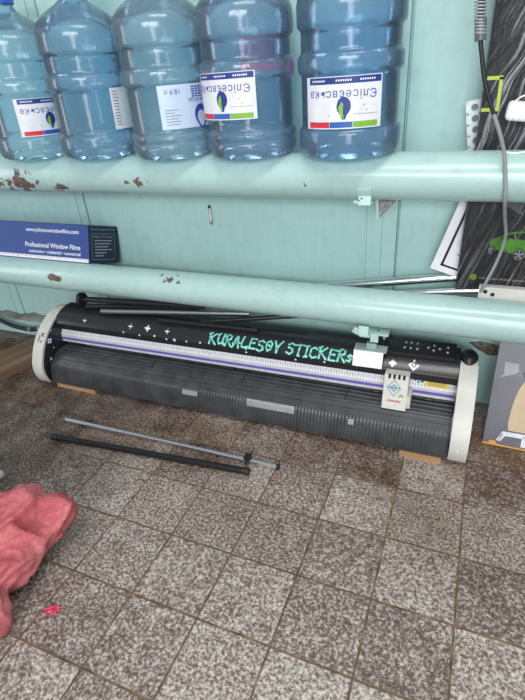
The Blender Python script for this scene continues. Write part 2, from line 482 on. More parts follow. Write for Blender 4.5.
# plinth at the foot of the wall, dusty on top
bm = prism_x([(WY, 0), (0.705, 0), (0.705, 0.088), (WY, 0.098)], -3.4, -1.0)
pl = tag(obj('baseboard_back', bm, TEAL), kind='structure')
bm = bmesh.new()
n = 40
prev = None
for i in range(n + 1):
    x = -3.0 + 2.0 * i / n
    h = 0.10 + 0.012 * math.sin(i * 1.7) + random.uniform(-.004, .006) + max(0, 0.035 * (x + 1.75) / 0.3 if x > -1.75 else 0)
    h = min(h, 0.145)
    y = 0.700 + random.uniform(-.004, .004)
    cur = [bm.verts.new((x, y, 0.0885)), bm.verts.new((x, y + .006, 0.0885 + (h - .0885) * .6)), bm.verts.new((x, WY - .001, h)), bm.verts.new((x, WY - .001, 0.0985))]
    if prev:
        for k in range(4): bm.faces.new((prev[k], prev[(k + 1) % 4], cur[(k + 1) % 4], cur[k]))
    else: bm.faces.new(cur)
    prev = cur
bm.faces.new(prev)
tag(obj('trim_2', bm, CONC), kind='structure')
# broken plaster low on the wall at the right
bm = bmesh.new()
pts = [(0.555, 0.262), (0.60, 0.272), (0.66, 0.262), (0.72, 0.25), (0.72, 0.215), (0.67, 0.222), (0.63, 0.216), (0.59, 0.236)]
c0 = bm.verts.new((0.64, WY - 0.011, 0.244))
ring = [bm.verts.new((x, WY - 0.001, z)) for x, z in pts]
mid = [bm.verts.new((0.64 + (x - .64) * .6, WY - 0.009 + random.uniform(-.004, .004), .244 + (z - .244) * .6)) for x, z in pts]
for i in range(len(pts)):
    j = (i + 1) % len(pts)
    bm.faces.new((ring[i], ring[j], mid[j], mid[i])); bm.faces.new((mid[i], mid[j], c0))
tag(obj('trim_3', bm, RUBBLE), kind='structure')

# narrow rusty slot plate on the wall
e = empty('latch_plate', (-0.467, WY - 0.0024, 0.698), 'tiny narrow rust-edged latch plate set in the teal wall between the pipes', 'latch plate')
obj('plate', box((0, -0.002, 0), (0.013, 0.004, 0.078), bev=0.001), RUSTST, e)
obj('slot', box((0.001, -0.0045, 0.0), (0.005, 0.0012, 0.05)), WHITEP, e)
obj('catch', box((0, -0.0045, 0.033), (0.011, 0.0014, 0.010)), BLACKMAT, e)

# ------------------------------------------------------------------ pipes and brackets
UY, UZ, UR = 0.55, 0.8911, 0.0672
LY, LZ, LR = 0.56, 0.4527, 0.0650
tag(obj('heating_pipe', tube([(-3.4, UY, UZ), (-1, UY, UZ), (0.5, UY, UZ), (2.6, UY, UZ)], UR, 48), PIPE_UP, smooth=True),
    'thick teal painted pipe along the wall carrying the water bottles, rust-chipped at left', 'pipe')
tag(obj('heating_pipe', tube([(-3.4, LY, LZ), (-1, LY, LZ), (0.5, LY, LZ), (2.6, LY, LZ)], LR, 48), PIPE_LOW, smooth=True),
    'thick teal painted pipe just above the plotter, holding up the blue carton', 'pipe')

def arc_band(cy, cz, r0, r1, x0, x1, a0, a1, n=16):
    bm = bmesh.new(); prev = None
    for i in range(n + 1):
        a = math.radians(a0 + (a1 - a0) * i / n)
        c, s = math.cos(a), math.sin(a)
        cur = [bm.verts.new((x0, cy + r0 * c, cz + r0 * s)), bm.verts.new((x1, cy + r0 * c, cz + r0 * s)),
               bm.verts.new((x1, cy + r1 * c, cz + r1 * s)), bm.verts.new((x0, cy + r1 * c, cz + r1 * s))]
        if prev:
            for k in range(4): bm.faces.new((prev[k], prev[(k + 1) % 4], cur[(k + 1) % 4], cur[k]))
        else: bm.faces.new(cur)
        prev = cur
    bm.faces.new(prev); return bm

def pipe_bracket(x, cy, cz, r, label):
    e = empty('pipe_bracket', (x, WY, cz - r), label, 'pipe bracket', 'brackets under the pipes')
    L = lambda bm: (bmesh.ops.translate(bm, verts=bm.verts, vec=(-x, -WY, -(cz - r))), bm)[1]
    # upturned end that grips the front of the pipe
    obj('hook', L(arc_band(cy, cz, r + .0005, r + .006, x - .021, x + .019, 200, 262)), TRIMP, e, True)
    bm = bmesh.new()
    bm_box(bm, (x - .001, cy - r * .80, cz - r * .80), (.038, .010, .042), Euler((math.radians(-14), 0, 0)), .002)
    bm_box(bm, (x - .026, cy - r * .72, cz - r * .98), (.018, .012, .009), None, .002)
    obj('lug', L(bm), TRIMP, e)
    # arm below the pipe back to the wall
    obj('arm', L(box((x, (cy - .03 + WY) / 2, cz - r - .005), (.035, WY - cy + .03 - .002, .008), bev=.001)), TRIMP, e)
    bm = bmesh.new()
    for xx in (x + .030, x + .036):
        pass
    gz = cz - r
    pts = [(x + .018, cy + .048, gz + .004), (x + .026, cy + .048, gz - .070), (x + .072, cy + .075, gz - .020), (x + .074, cy + .075, gz + .006)]
    A = [bm.verts.new(p) for p in pts]; B = [bm.verts.new((p[0] + .003, p[1] + .012, p[2])) for p in pts]
    bm.faces.new(A); bm.faces.new(list(reversed(B)))
    for i in range(4): bm.faces.new((A[i], B[i], B[(i + 1) % 4], A[(i + 1) % 4]))
    obj('gusset', L(bm), RUSTST, e)
    obj('flange', L(box((x + .019, cy + .044, gz - .033), (.009, .007, .078), Euler((0, -.1, 0)), .001)), TRIMP, e)
    return e
pipe_bracket(0.205, UY, UZ, UR, 'teal pipe bracket with flaking triangular gusset under the upper pipe')

# bracket of the lower pipe: short hook in front and a stepped foot
e = empty('pipe_bracket', (0.235, WY, LZ - LR), 'small teal stepped pipe bracket under the lower pipe, above the plotter card', 'pipe bracket', 'brackets under the pipes')
L = lambda bm: (bmesh.ops.translate(bm, verts=bm.verts, vec=(-.235, -WY, -(LZ - LR))), bm)[1]
bm = bmesh.new(); bm_box(bm, (.219, .478, .402), (.034, .010, .034), Euler((math.radians(-12), 0, 0)), .002); bm_box(bm, (.192, .486, .395), (.022, .008, .022), Euler((0, .5, 0)), .002)
obj('lug', L(bm), TRIMP, e)
obj('arm', L(box((.222, .614, LZ - LR - .006), (.034, .27, .010), bev=.001)), TRIMP, e)
bm = bmesh.new(); bm_box(bm, (.268, .53, .378), (.060, .05, .006), None, .001); bm_box(bm, (.252, .502, .366), (.028, .006, .030), None, .002)
obj('step', L(bm), TRIMP, e)
obj('gusset', L(prism_x([(.54, .386), (.54, .345), (.70, .38), (.70, .386)], .276, .284)), RUSTST, e)

# ------------------------------------------------------------------ water bottles
def bottle_profile(r, H=0.49, extra_ring=False):
    P = [(0, .016), (.55, .014), (.74, .006), (.83, .0), (.91, .003), (.965, .013), (.992, .028), (1.0, .040)]
    if extra_ring: P += [(.985, .046), (.972, .050), (.985, .054), (1.0, .060)]
    P += [(1.0, .066), (.985, .073), (.945, .078), (.930, .084), (.935, .092), (.935, .196), (.930, .203), (.945, .208), (.985, .213), (1.0, .220), (1.0, .246), (.985, .253),
          (.945, .258), (.930, .264), (.935, .270), (.935, .300), (.930, .306), (.945, .311), (.985, .316), (1.0, .323), (1.0, .366), (.985, .380), (.93, .396), (.82, .413), (.64, .431),
          (.45, .446), (.33, .457), (.272, .468), (.255, .480), (.255, .498), (.275, .500), (.275, .510), (.225, .512), (.215, .508)]
    return [(a * r, z) for a, z in P]

def leaf_emblem(e_bmN, e_bmG, u, v, s, fn):
    N = []
    for k in range(21):
        t = k / 20 * 2 * PI
        rr = s * (0.5 + 0.12 * math.cos(t))
        N.append((u + rr * math.sin(t) * .82, v + s * .08 + rr * math.cos(t) - (s * .22 if abs(t - PI) < .35 else 0)))
    bm_poly(e_bmN, N, lambda a, b: fn(a, b, .0006))
    G = [(u - s * .12, v + s * .46), (u - s * .02, v + s * .30), (u - s * .05, v - s * .1), (u + s * .02, v - s * .5), (u - s * .26, v - s * .22), (u - s * .32, v + s * .14)]
    bm_poly(e_bmG, G, lambda a, b: fn(a, b, .0010))

def brand_label(parent, r, ac, z0, z1, half, mats_bar=True):
    rl = r + .0012
    zc = (z0 + z1) / 2; h = z1 - z0
    def fn(u, v, off=0.0):
        a = ac + u / rl
        return ((rl + off) * math.cos(a), (rl + off) * math.sin(a), zc + v)
    wd = half * rl
    bm = bmesh.new(); bm_rect(bm, -wd, -h / 2, wd, h / 2, fn, 28)
    lab = obj('label', bm, LABELW, parent, True)
    bm = bmesh.new(); bm_rect(bm, -wd * .88, h * .36, wd * .97, h * .485, lambda a, b: fn(a, b, .0005), 24)
    obj('header_strip', bm, NAVY, lab, True)
    for uc in (-.6, 0.05, .62):
        bm = bmesh.new()
        for k in range(7): bm_rect(bm, uc * wd + (k - 3) * .006 - .0018, h * .405, uc * wd + (k - 3) * .006 + .0018, h * .44, lambda a, b: fn(a, b, .0009))
        obj('header_print', bm, TEXTW, lab)
    bm = bmesh.new(); bm_text(bm, 'Єлісеєвська', wd * .262, lambda a, b: fn(a, b, .0006), at=(0, h * .17), flip=True, spacing=1.12)
    obj('lettering', bm, VIOLET, lab)
    b1 = bmesh.new(); b2 = bmesh.new(); leaf_emblem(b1, b2, wd * .06, -h * .13, h * .36, fn)
    em = obj('emblem', b1, NAVY, lab); obj('emblem_leaf', b2, LEAF, lab)
    for (a, b) in ((-.66, .12), (-.4, .24), (.62, -.12), (.55, -.02), (-.3, -.2)):
        bm = bmesh.new(); bm_disc(bm, a * wd, b * h - .03 * h, .0019, .0019, lambda p, q: fn(p, q, .0006), 8)
        obj('printed_dot', bm, TEXTG, lab)
    bm = bmesh.new(); bm_rect(bm, wd * .3, -h * .225, wd * .9, -h * .215, lambda a, b: fn(a, b, .0006), 8)
    obj('fine_print', bm, TEXTG, lab)
    for (a, b, m) in ((-.90, -.30, REDV), (-.29, .27, BLUEP), (.28, .90, LEAF)):
        bm = bmesh.new(); bm_rect(bm, a * wd, -h * .475, b * wd, -h * .36, lambda p, q: fn(p, q, .0005), 10)
        obj('colour_bar', bm, m, lab, True)
    return lab

def water_bottle(x, y, r, label, tint, milk, ring, cap, rz=0.0, tilt=0.0):
    e = empty('water_bottle', (x, y, UZ + UR - 0.0002), label, 'water bottle', 'water bottles on the upper pipe')
    e.rotation_euler = (0, tilt, 0); e.location.z += abs(tilt) * r * .85
    obj('body', lathe(bottle_profile(r, extra_ring=ring)), bottle_mat('blue_polycarbonate', tint, milk), e, True)
    if cap:
        bm = lathe([(0, .520), (r * .26, .519), (r * .305, .515), (r * .31, .492), (r * .305, .478), (r * .29, .478), (r * .288, .49)], 32)
        obj('cap', bm, plain('blue_film_cap', srgb(50, 96, 190), 0.3, var=0.1), e, True)
    return e
CX, CY = cam.location.x, cam.location.y
def facing(x, y): return math.atan2(CY - y, CX - x)
BY = 0.548
specs = [(-1.076, .139), (-.772, .139), (-.456, .1405), (-.170, .1405), (.141, .1445)]
T1 = (.56, .79, .92, 1); T2 = (.47, .70, .88, 1); T3 = (.52, .73, .86, 1); T4 = (.46, .66, .85, 1); T5 = (.42, .66, .88, 1)
B1 = water_bottle(*[specs[0][0], BY, specs[0][1]], 'pale blue water bottle with blue cap, leftmost on the pipe', T1, .20, False, True, tilt=.03)
B2 = water_bottle(specs[1][0], BY, specs[1][1], 'blue water bottle with only a plain white side label, second from left', T2, .20, False, False, tilt=.03)
B3 = water_bottle(specs[2][0], BY, specs[2][1], 'blue water bottle with pale blue label and violet drop, middle of the row', T3, .24, True, False)
B4 = water_bottle(specs[3][0], BY, specs[3][1], 'blue water bottle with pink patch behind and label turned left', T4, .20, True, False)
B5 = water_bottle(specs[4][0], BY, specs[4][1], 'deep blue water bottle with full front label, rightmost on the pipe', T5, .19, False, False)
D = math.radians
brand_label(B5, .1445 * .985, facing(.140, BY) - D(9), .080, .203, D(43))
brand_label(B4, .1405, facing(-.168, BY) - D(36), .112, .232, D(44))
brand_label(B1, .139 * .985, facing(-1.076, BY) + D(26), .080, .200, D(44))
# second bottle: plain white label seen at its right side
rl = .1372
bm = bmesh.new(); ac = facing(-.772, BY) + D(58)
f2 = lambda u, v, off=0: ((rl + off) * math.cos(ac + u / rl), (rl + off) * math.sin(ac + u / rl), .152 + v)
bm_rect(bm, -.078, -.062, .078, .062, f2, 20); lb = obj('label', bm, LABELW, B2, True)
bm = bmesh.new()
for k in range(12):
    bm_rect(bm, -.070, .05 - k * .009, -.050, .053 - k * .009, lambda a, b: f2(a, b, .0006), 2)
obj('fine_print', bm, TEXTG, lb)
# third bottle: pale blue label
rl3 = .1392
ac3 = facing(-.456, BY) + D(28)
f3 = lambda u, v, off=0: ((rl3 + off) * math.cos(ac3 + u / rl3), (rl3 + off) * math.sin(ac3 + u / rl3), .150 + v)
bm = bmesh.new(); bm_rect(bm, -.100, -.060, .100, .060, f3, 24); lb = obj('label', bm, LABELB, B3, True)
bm = bmesh.new(); bm_text(bm, '18.9 л', .020, lambda a, b: f3(a, b, .0006), at=(-.055, .042), flip=True)
obj('volume_print', bm, VIOLET, lb)
bm = bmesh.new(); bm_text(bm, 'питна вода', .016, lambda a, b: f3(a, b, .0006), at=(.035, .016), flip=True)
obj('lettering', bm, VIOLET, lb)
bm = bmesh.new()
for k in range(5):
    for j in range(5): bm_rect(bm, .005 + j * .013, .054 - k * .0065, .015 + j * .013, .050 - k * .0065, lambda a, b: f3(a, b, .0006))
obj('block_print', bm, VIOLET, lb)
bm = bmesh.new()
N = 28
for k in range(N):
    t0, t1 = 2 * PI * k / N, 2 * PI * (k + 1) / N
    def pt(t, s):
        rr = 1.0 + (.35 * max(0, math.cos(t - PI)) ** 6)
        return (.035 + s * .026 * math.sin(t), -.026 + s * .030 * rr * math.cos(t))
    w0 = .62 - .2 * math.cos(t0); w1 = .62 - .2 * math.cos(t1)
    bm_poly(bm, [pt(t0, 1), pt(t1, 1), pt(t1, w1), pt(t0, w0)], lambda a, b: f3(a, b, .0006))
obj('drop_emblem', bm, VIOLET, lb)
bm = bmesh.new()
for k in range(6): bm_rect(bm, -.085, -.008 - k * .008, -.085 + (.04, .03, .05, .036, .046, .04)[k], -.0055 - k * .008, lambda a, b: f3(a, b, .0006), 3)
obj('fine_print', bm, TEXTG, lb)
# pink paper stuck on the far side of the fourth bottle
rp = .1395
acp = facing(-.168, BY) + PI + D(-22)
bm = bmesh.new(); fp = lambda u, v: (rp * math.cos(acp + u / rp), rp * math.sin(acp + u / rp), .278 + v)
bm_rect(bm, -.075, -.05, .075, .045, fp, 16)
obj('back_label', bm, PINK, B4, True)['label'] = 'pink label on the far side'

# ------------------------------------------------------------------ blue carton on the lower pipe
e = empty('film_carton', (-0.987, 0.565, 0.5195), 'long blue cardboard carton of window film lying on the lower pipe', 'box')
e.rotation_euler = (D(-17), 0, 0)
BH, BD, BL = .158, .150, 1.5
bm = bmesh.new()
vs = [bm.verts.new(p) for p in ((-BL, 0, 0), (0, 0, 0), (.035, BD, 0), (-BL, BD, 0), (-BL, 0, BH), (0, 0, BH), (.035, BD, BH), (-BL, BD, BH))]
for f in ((0, 1, 5, 4), (3, 7, 6, 2), (4, 5, 6, 7), (0, 3, 2, 1), (0, 4, 7, 3), (1, 2, 6, 5)): bm.faces.new([vs[i] for i in f])
for f in bm.faces:
    pass
car = obj('carton', bm, [BOXBLUE, BOXNAVY], e)
for p in car.data.polygons:
    if p.normal.x > .6: p.material_index = 1
ff = lambda u, v, o=0: (u, -.0008 - o, v)
bm = bmesh.new()
bm_text(bm, 'www.johnsonwindowfilms.com', .024, ff, at=(-.05, .128), align='RIGHT', bold=.0004)
obj('web_lettering', bm, TEXTW, e); bm = bmesh.new()
bm_text(bm, 'Professional Window Films', .029, ff, at=(-.045, .062), align='RIGHT', bold=.0005)
obj('title_lettering', bm, TEXTW, e); bm = bmesh.new()
bm_text(bm, 'automotive • residential • commercial', .0195, ff, at=(-.045, .034), align='RIGHT', bold=.0003)
obj('lettering', bm, TEXTW, e)
bm = bmesh.new(); bm_rect(bm, -BL, .002, -.004, .017, ff); rs = obj('ruler_strip', bm, WHITEP, e)
bm = bmesh.new()
for k in range(170): bm_rect(bm, -.01 - k * .008, .010 if k % 5 else .006, -.0085 - k * .008, .016, lambda u, v: ff(u, v, .0005))
obj('tick_marks', bm, NAVY, rs)
ed = Vector((.035, BD)).normalized()
fe = lambda u, v: (ed.x * u + ed.y * .0008, ed.y * u - ed.x * .0008, v)
bm = bmesh.new()
bm_text(bm, 'Do Not Stand On End', .0135, fe, at=(.075, .143))
bm_text(bm, 'Proper Film Storage', .0125, fe, at=(.075, .112))
for k in range(6): bm_rect(bm, .03, .094 - k * .013, .03 + (.09, .085, .07, .09, .06, .045)[k], .098 - k * .013, fe)
for (a, b, c, d) in ((.016, .014, .134, .0155), (.016, .124, .134, .1255), (.016, .014, .0172, .1255), (.1328, .014, .134, .1255)): bm_rect(bm, a, b, c, d, fe)
obj('end_print', bm, TEXTG, e)

# ------------------------------------------------------------------ the cutting plotter
PX, PY, PR = -1.225, 0.315, 0.0172
pz = empty('cutting_plotter', (PX, PY, 0), 'long black vinyl cutting plotter with white end caps on the floor under the pipes', 'plotter', rotz=PR)
LEN = 1.82; CAPW = .056
cap_front = [(.012, .022), (.0, .045), (-.008, .08), (-.004, .118), (.012, .155), (.034, .192), (.066, .230), (.108, .264), (.150, .287), (.185, .300)]
cap_poly = smooth_poly(cap_front, 4) + [(.235, .306), (.262, .296), (.275, .27), (.275, .03), (.265, .022)]
for x0, flip in ((0, 0), (LEN - CAPW, 1)):
    c = obj('end_cap', prism_x(cap_poly, x0, x0 + CAPW, .005), WHITEPL, pz, True)
    ins = [(.012 + (y - .012) * 1.0 + .006, z) for y, z in smooth_poly(cap_front, 4) if z > .03]
    ins = [(y + .004, z - .004) for y, z in ins] + [(.225, .298), (.26, .285), (.268, .03), (.02, .028)]
    xa = x0 + CAPW - .0005 if not flip else x0 - .0035
    ip = obj('inner_plate', prism_x(ins, xa, xa + .004), BLACKSAT, c)
    if not flip:
        fn = lambda u, v: (CAPW + .0042, u, v)
        for (yc, zc, s, kind) in ((.075, .205, .015, 'sq'), (.052, .125, .012, 'st')):
            bm = bmesh.new()
            if kind == 'sq':
                for k in range(4):
                    a = k * PI / 2 + .4
                    bm_disc(bm, yc + s * .55 * math.cos(a), zc + s * .55 * math.sin(a), s * .38, s * .38, fn, 10)
            else:
                bm_poly(bm, [(yc + (s if k % 2 == 0 else s * .28) * math.cos(k * PI / 4 + .5), zc + (s if k % 2 == 0 else s * .28) * math.sin(k * PI / 4 + .5)) for k in range(8)], fn)
            obj('star_sticker', bm, STARW, c)
        for (yc, zc) in ((.10, .245), (.03, .075), (.04, .045), (.085, .165)):
            bm = bmesh.new(); bm_disc(bm, yc, zc, .0032, .0032, fn, 12)
            obj('screw', bm, STARW if zc > .1 else DGREY, c)
        # smudged dark stamp on the white rim
        bm = bmesh.new()
        def rim(u, v):
            pts = smooth_poly(cap_front, 4); 
            zc = .225 + v
            for (ya, za), (yb, zb) in zip(pts, pts[1:]):
                if za <= zc <= zb:
                    k = (zc - za) / (zb - za); return (.031 + u, ya + (yb - ya) * k - .0012, zc + .0006)
            return (.031 + u, .06, zc)
        for k in range(26):
            u = random.uniform(-.014, .014); v = random.uniform(-.016, .014)
            bm_disc(bm, u, v, random.uniform(.0015, .0038), random.uniform(.001, .0025), rim, 7)
        obj('stamp', bm, BLACKMAT, c)
    else:
        bm = bmesh.new()
        bmesh.ops.create_uvsphere(bm, u_segments=28, v_segments=16, radius=1.0, matrix=Matrix.Translation((LEN - .030, .222, .298)) @ Matrix.Diagonal((.029, .046, .027, 1)))
        obj('corner_block', bm, BLACKPL, c, True)
        bm = bmesh.new(); bm_box(bm, (LEN - .030, -.008, .080), (.006, .003, .006), None, .001)
        obj('screw', bm, STARW, c)

X0, X1 = CAPW + .004, LEN - CAPW - .004
XP = X0 + .010
# hull behind
obj('hull', prism_x([(.175, .10), (.175, .225), (.20, .300), (.262, .300), (.270, .06), (.10, .05), (.10, .10)], X0, X1), BLACKMAT, pz)
# platen: flat bed and rounded ribbed apron
bed = [(.175, .150)]
for yy, zz in ((.160, .1490), (.138, .1482), (.116, .1472), (.094, .1455), (.076, .1405), (.058, .1310)):
    bed += [(yy + .004, zz + .0006), (yy + .002, zz - .0022), (yy - .002, zz - .0026), (yy - .004, zz)]
bed += smooth_poly([(.044, .121), (.033, .108), (.026, .092), (.019, .066), (.015, .044), (.014, .024)], 4) + [(.03, .022), (.04, .05), (.06, .10), (.10, .125), (.175, .13)]
pt_ = obj('platen', prism_x(bed, XP, X1), PLATEN, pz, True)
# silvery tape patches on the apron
for (xa, xb, sa) in ((.752, .822, 0.0), (1.035, 1.225, 0.0), (1.425, 1.445, 0.0)):
    pr = smooth_poly([(.044, .121), (.033, .108), (.026, .092), (.019, .066)], 4)
    bm = bmesh.new()
    for i in range(len(pr) - 1):
        (y0, z0), (y1, z1) = pr[i], pr[i + 1]
        if z0 > (.108 if xb - xa < .1 else .114): continue
        if z1 < .080: break
        bm.faces.new([bm.verts.new(p) for p in ((xa, y0 - .0022, z0 + .001), (xb, y0 - .0022, z0 + .001), (xb, y1 - .0022, z1 + .001), (xa, y1 - .0022, z1 + .001))])
    obj('tape_patch', bm, plain('grey_duct_tape', srgb(150, 152, 154), .4, .2, var=.15), pt_)
# dark seams in the bed running front to back
for xx in (.575, .99, 1.40):
    obj('bed_seam', box((xx, .125, .1477), (.003, .085, .0016), Euler((.03, 0, 0))), BLACKMAT, pt_)

# rail with ruler, white face and purple strip
obj('rail', prism_x([(.172, .224), (.168, .226), (.151, .199), (.151, .193), (.1475, .193), (.1475, .165), (.172, .165)], X0, X1), RAILW, pz)
def rfn(u, v, o=0):   # v 0..1 down the sloping ruler
    y = .168 + (.151 - .168) * v; z = .226 + (.199 - .226) * v
    return (u, y - .0012 - o, z + .0008 + o)
bm = bmesh.new(); bm_rect(bm, X0, .04, X1, .96, rfn); ru = obj('ruler', bm, WHITEP, pz)
bm = bmesh.new()
k = 0; xx = X0 + .01
while xx < X1 - .01:
    bm_rect(bm, xx, .55 if k % 2 else .40, xx + .0016, .92, lambda u, v: rfn(u, v, .0005)); xx += .010; k += 1
obj('tick_marks', bm, plain('grey_tick', srgb(110, 110, 116), .5), ru)
bm = bmesh.new(); bm_rect(bm, X0, .178, X1, .189, lambda u, v: (u, .1467, v)); obj('rail_stripe', bm, PURPLE, pz)
bm = bmesh.new(); bm_box(bm, ((X0 + X1) / 2, .1475, .1675), (X1 - X0, .004, .003)); obj('rail_lip', bm, ALU, pz)
# pinch rollers under the rail
for xx in (.16, .50, .92, 1.14, 1.50, 1.68):
    bm = bmesh.new(); bm_box(bm, (xx, .162, .157), (.030, .022, .016), None, .003); bm_tube(bm, [(xx - .012, .152, .154), (xx + .012, .152, .154)], .006, 12)
    obj('pinch_roller', bm, BLACKPL, pz, True)

# top cover
cov = [(.139, .236), (.136, .264), (.140, .268), (.158, .292), (.190, .307), (.23, .313), (.262, .311)]
obj('top_cover', prism_x(cov + [(.262, .302), (.19, .299), (.165, .283), (.150, .265), (.146, .236)], X0 - .002, X1 + .002), BLACKSAT, pz, True)
cl = [0.0]
for a, b in zip(cov, cov[1:]): cl.append(cl[-1] + math.hypot(b[0] - a[0], b[1] - a[1]))
def cfn(u, s, o=.0008):
    s = max(0, min(s, cl[-1] - 1e-5))
    for i in range(len(cov) - 1):
        if cl[i] <= s <= cl[i + 1]:
            k = (s - cl[i]) / (cl[i + 1] - cl[i])
            (y0, z0), (y1, z1) = cov[i], cov[i + 1]
            L_ = cl[i + 1] - cl[i]
            return (u, y0 + (y1 - y0) * k - (z1 - z0) / L_ * o, z0 + (z1 - z0) * k + (y1 - y0) / L_ * o)
def subdiv(pts, m=.006):
    out = [pts[0]]
    for a, b in zip(pts, pts[1:]):
        n = max(1, int(math.hypot(b[0] - a[0], b[1] - a[1]) / m))
        out += [(a[0] + (b[0] - a[0]) * i / n, a[1] + (b[1] - a[1]) * i / n) for i in range(1, n + 1)]
    return out
GL = {
 'K': [[(.05, 1.05), (.12, -.05)], [(.85, 1.0), (.12, .42), (.45, .35), (1.0, -.08)], [(-.15, .95), (.2, 1.08)]],
 'U': [[(.08, 1.0), (.05, .3), (.3, 0), (.65, .08), (.85, .4), (.88, 1.05)], [(.88, .3), (1.02, -.05)], [(-.1, .9), (.2, 1.05)]],
 'R': [[(.15, 1.0), (.08, -.1)], [(-.1, .82), (.35, 1.08), (.8, .92), (.82, .62), (.15, .42)], [(.3, .45), (1.0, -.1)]],
 'A': [[(0, -.1), (.42, 1.05), (.55, 1.05), (.92, -.08)], [(-.05, .32), (1.05, .42)]],
 'L': [[(.2, 1.08), (.08, .1), (.5, .0), (1.0, .12)], [(1.0, .12), (.95, -.12)]],
 'E': [[(.9, .95), (.15, 1.0), (.1, .0), (.95, -.02)], [(.1, .5), (.75, .54)]],
 'S': [[(.9, .88), (.55, 1.05), (.12, .85), (.2, .58), (.75, .46), (.88, .18), (.5, -.05), (.0, .1)]],
 'O': [[(.45, 1.0), (.1, .75), (.08, .3), (.4, .0), (.8, .2), (.88, .7), (.45, 1.0)], [(.45, .55), (.55, .45)]],
 'V': [[(-.05, 1.0), (.3, .5), (.45, -.12), (.6, .5), (1.05, 1.05)]],
 'T': [[(-.1, .88), (.5, 1.0), (1.1, .95)], [(.5, 1.0), (.45, -.08), (.65, -.1)]],
 'I': [[(.5, 1.0), (.45, -.05)], [(.2, .95), (.75, 1.02)], [(.15, -.05), (.8, .0)]],
 'C': [[(.9, .82), (.55, 1.02), (.12, .8), (.08, .25), (.45, -.02), (.95, .15)]],
 's': [[(.75, .45), (.4, .55), (.15, .42), (.6, .22), (.5, .0), (.0, .04)]],
}
bm = bmesh.new()
letters = list('KURALESOV') + [' '] + list('STICKERs')
wts = {'I': .62, ' ': .5, 's': .8, 'K': 1.1}
tot = sum(wts.get(c, 1.0) for c in letters); xx = .838; unit = (1.418 - .838) / tot
for i, ch in enumerate(letters):
    w = wts.get(ch, 1.0) * unit
    if ch != ' ':
        jit = random.uniform(-.004, .004)
        for st in GL[ch]:
            bm_stroke(bm, subdiv([(xx + px * w * .80 + (py - .5) * .004, .034 + jit + py * .040) for px, py in st]), .0068, cfn)
    xx += w
obj('lettering', bm, MINT, pz)
def star(u, s, r, fat=.28):
    bm = bmesh.new()
    pts = [(u + (r if k % 2 == 0 else r * fat) * math.sin(k * PI / 4), s + (r if k % 2 == 0 else r * fat) * math.cos(k * PI / 4)) for k in range(8)]
    c = bm.verts.new(cfn(u, s)); P = [bm.verts.new(cfn(a, b)) for a, b in pts]
    for k in range(8): bm.faces.new((c, P[k], P[(k + 1) % 8]))
    obj('star_sticker', bm, STARW, pz)
for (u, s, r, f) in ((.218, .058, .013, .25), (.461, .059, .015, .25), (.546, .060, .017, .42), (.642, .058, .014, .30), (.682, .026, .010, .4), (1.549, .052, .015, .62)): star(u, s, r, f)
for (u, s) in ((.431, .029), (.512, .026), (.586, .032), (.644, .025), (.738, .027), (.80, .03), (1.0, .016), (1.20, .014), (1.31, .022), (1.428, .027), (1.501, .032)):
    bm = bmesh.new(); bm_disc(bm, u, s, .0042, .0042, cfn, 10); obj('dot_sticker', bm, STARW, pz)
bm = bmesh.new()
q = [(0, .021), (.019, 0), (0, -.021), (-.019, 0)]; q2 = [(a * .5, b * .5) for a, b in q]
for k in range(4):
    P = [q[k], q[(k + 1) % 4], q2[(k + 1) % 4], q2[k]]
    bm.faces.new([bm.verts.new(cfn(1.619 + a, .055 + b)) for a, b in P])
bm_disc(bm, 1.619, .055, .004, .005, cfn, 8)
obj('diamond_sticker', bm, STARW, pz)

# carriage
cg = obj('carriage', prism_x([(.066, .150), (.099, .262), (.104, .266), (.150, .266), (.150, .154), (.08, .148)], 1.530, 1.612, .003), WHITEPL, pz)
bm = bmesh.new(); bm_box(bm, (1.617, .108, .176), (.014, .060, .046), None, .003); obj('side_block', bm, WHITEPL, cg)
for k in range(4): obj('clip', box((1.548 + k * .016, .100, .262), (.008, .010, .014), bev=.002), BLACKPL, cg)
fc = lambda u, v: (u, .066 + (v - .150) * .295 - .0022, v)
bm = bmesh.new()
def diamond(s0, s1):
    o = [(0, s0), (s0 * .8, 0), (0, -s0), (-s0 * .8, 0)]; i_ = [(a * s1, b * s1) for a, b in o]
    for k in range(4): bm_poly(bm, [(1.566 + o[k][0], .225 + o[k][1]), (1.566 + o[(k + 1) % 4][0], .225 + o[(k + 1) % 4][1]), (1.566 + i_[(k + 1) % 4][0], .225 + i_[(k + 1) % 4][1]), (1.566 + i_[k][0], .225 + i_[k][1])], fc)
diamond(.030, .86); diamond(.015, .55)
bm_rect(bm, 1.544, .223, 1.588, .228, fc)
obj('diamond_sticker', bm, plain('pale_blue_ink', srgb(120, 160, 176), .5), cg)
bm = bmesh.new(); bm_stroke(bm, [(1.548 + k * .004, .180 + (.0025 if k % 2 else -.0015)) for k in range(12)], .0026, fc); obj('red_script', bm, REDV, cg)
bm = bmesh.new(); bm_stroke(bm, [(1.586, .198), (1.592, .203), (1.598, .199)], .005, fc); obj('green_mark', bm, LEAF, cg)

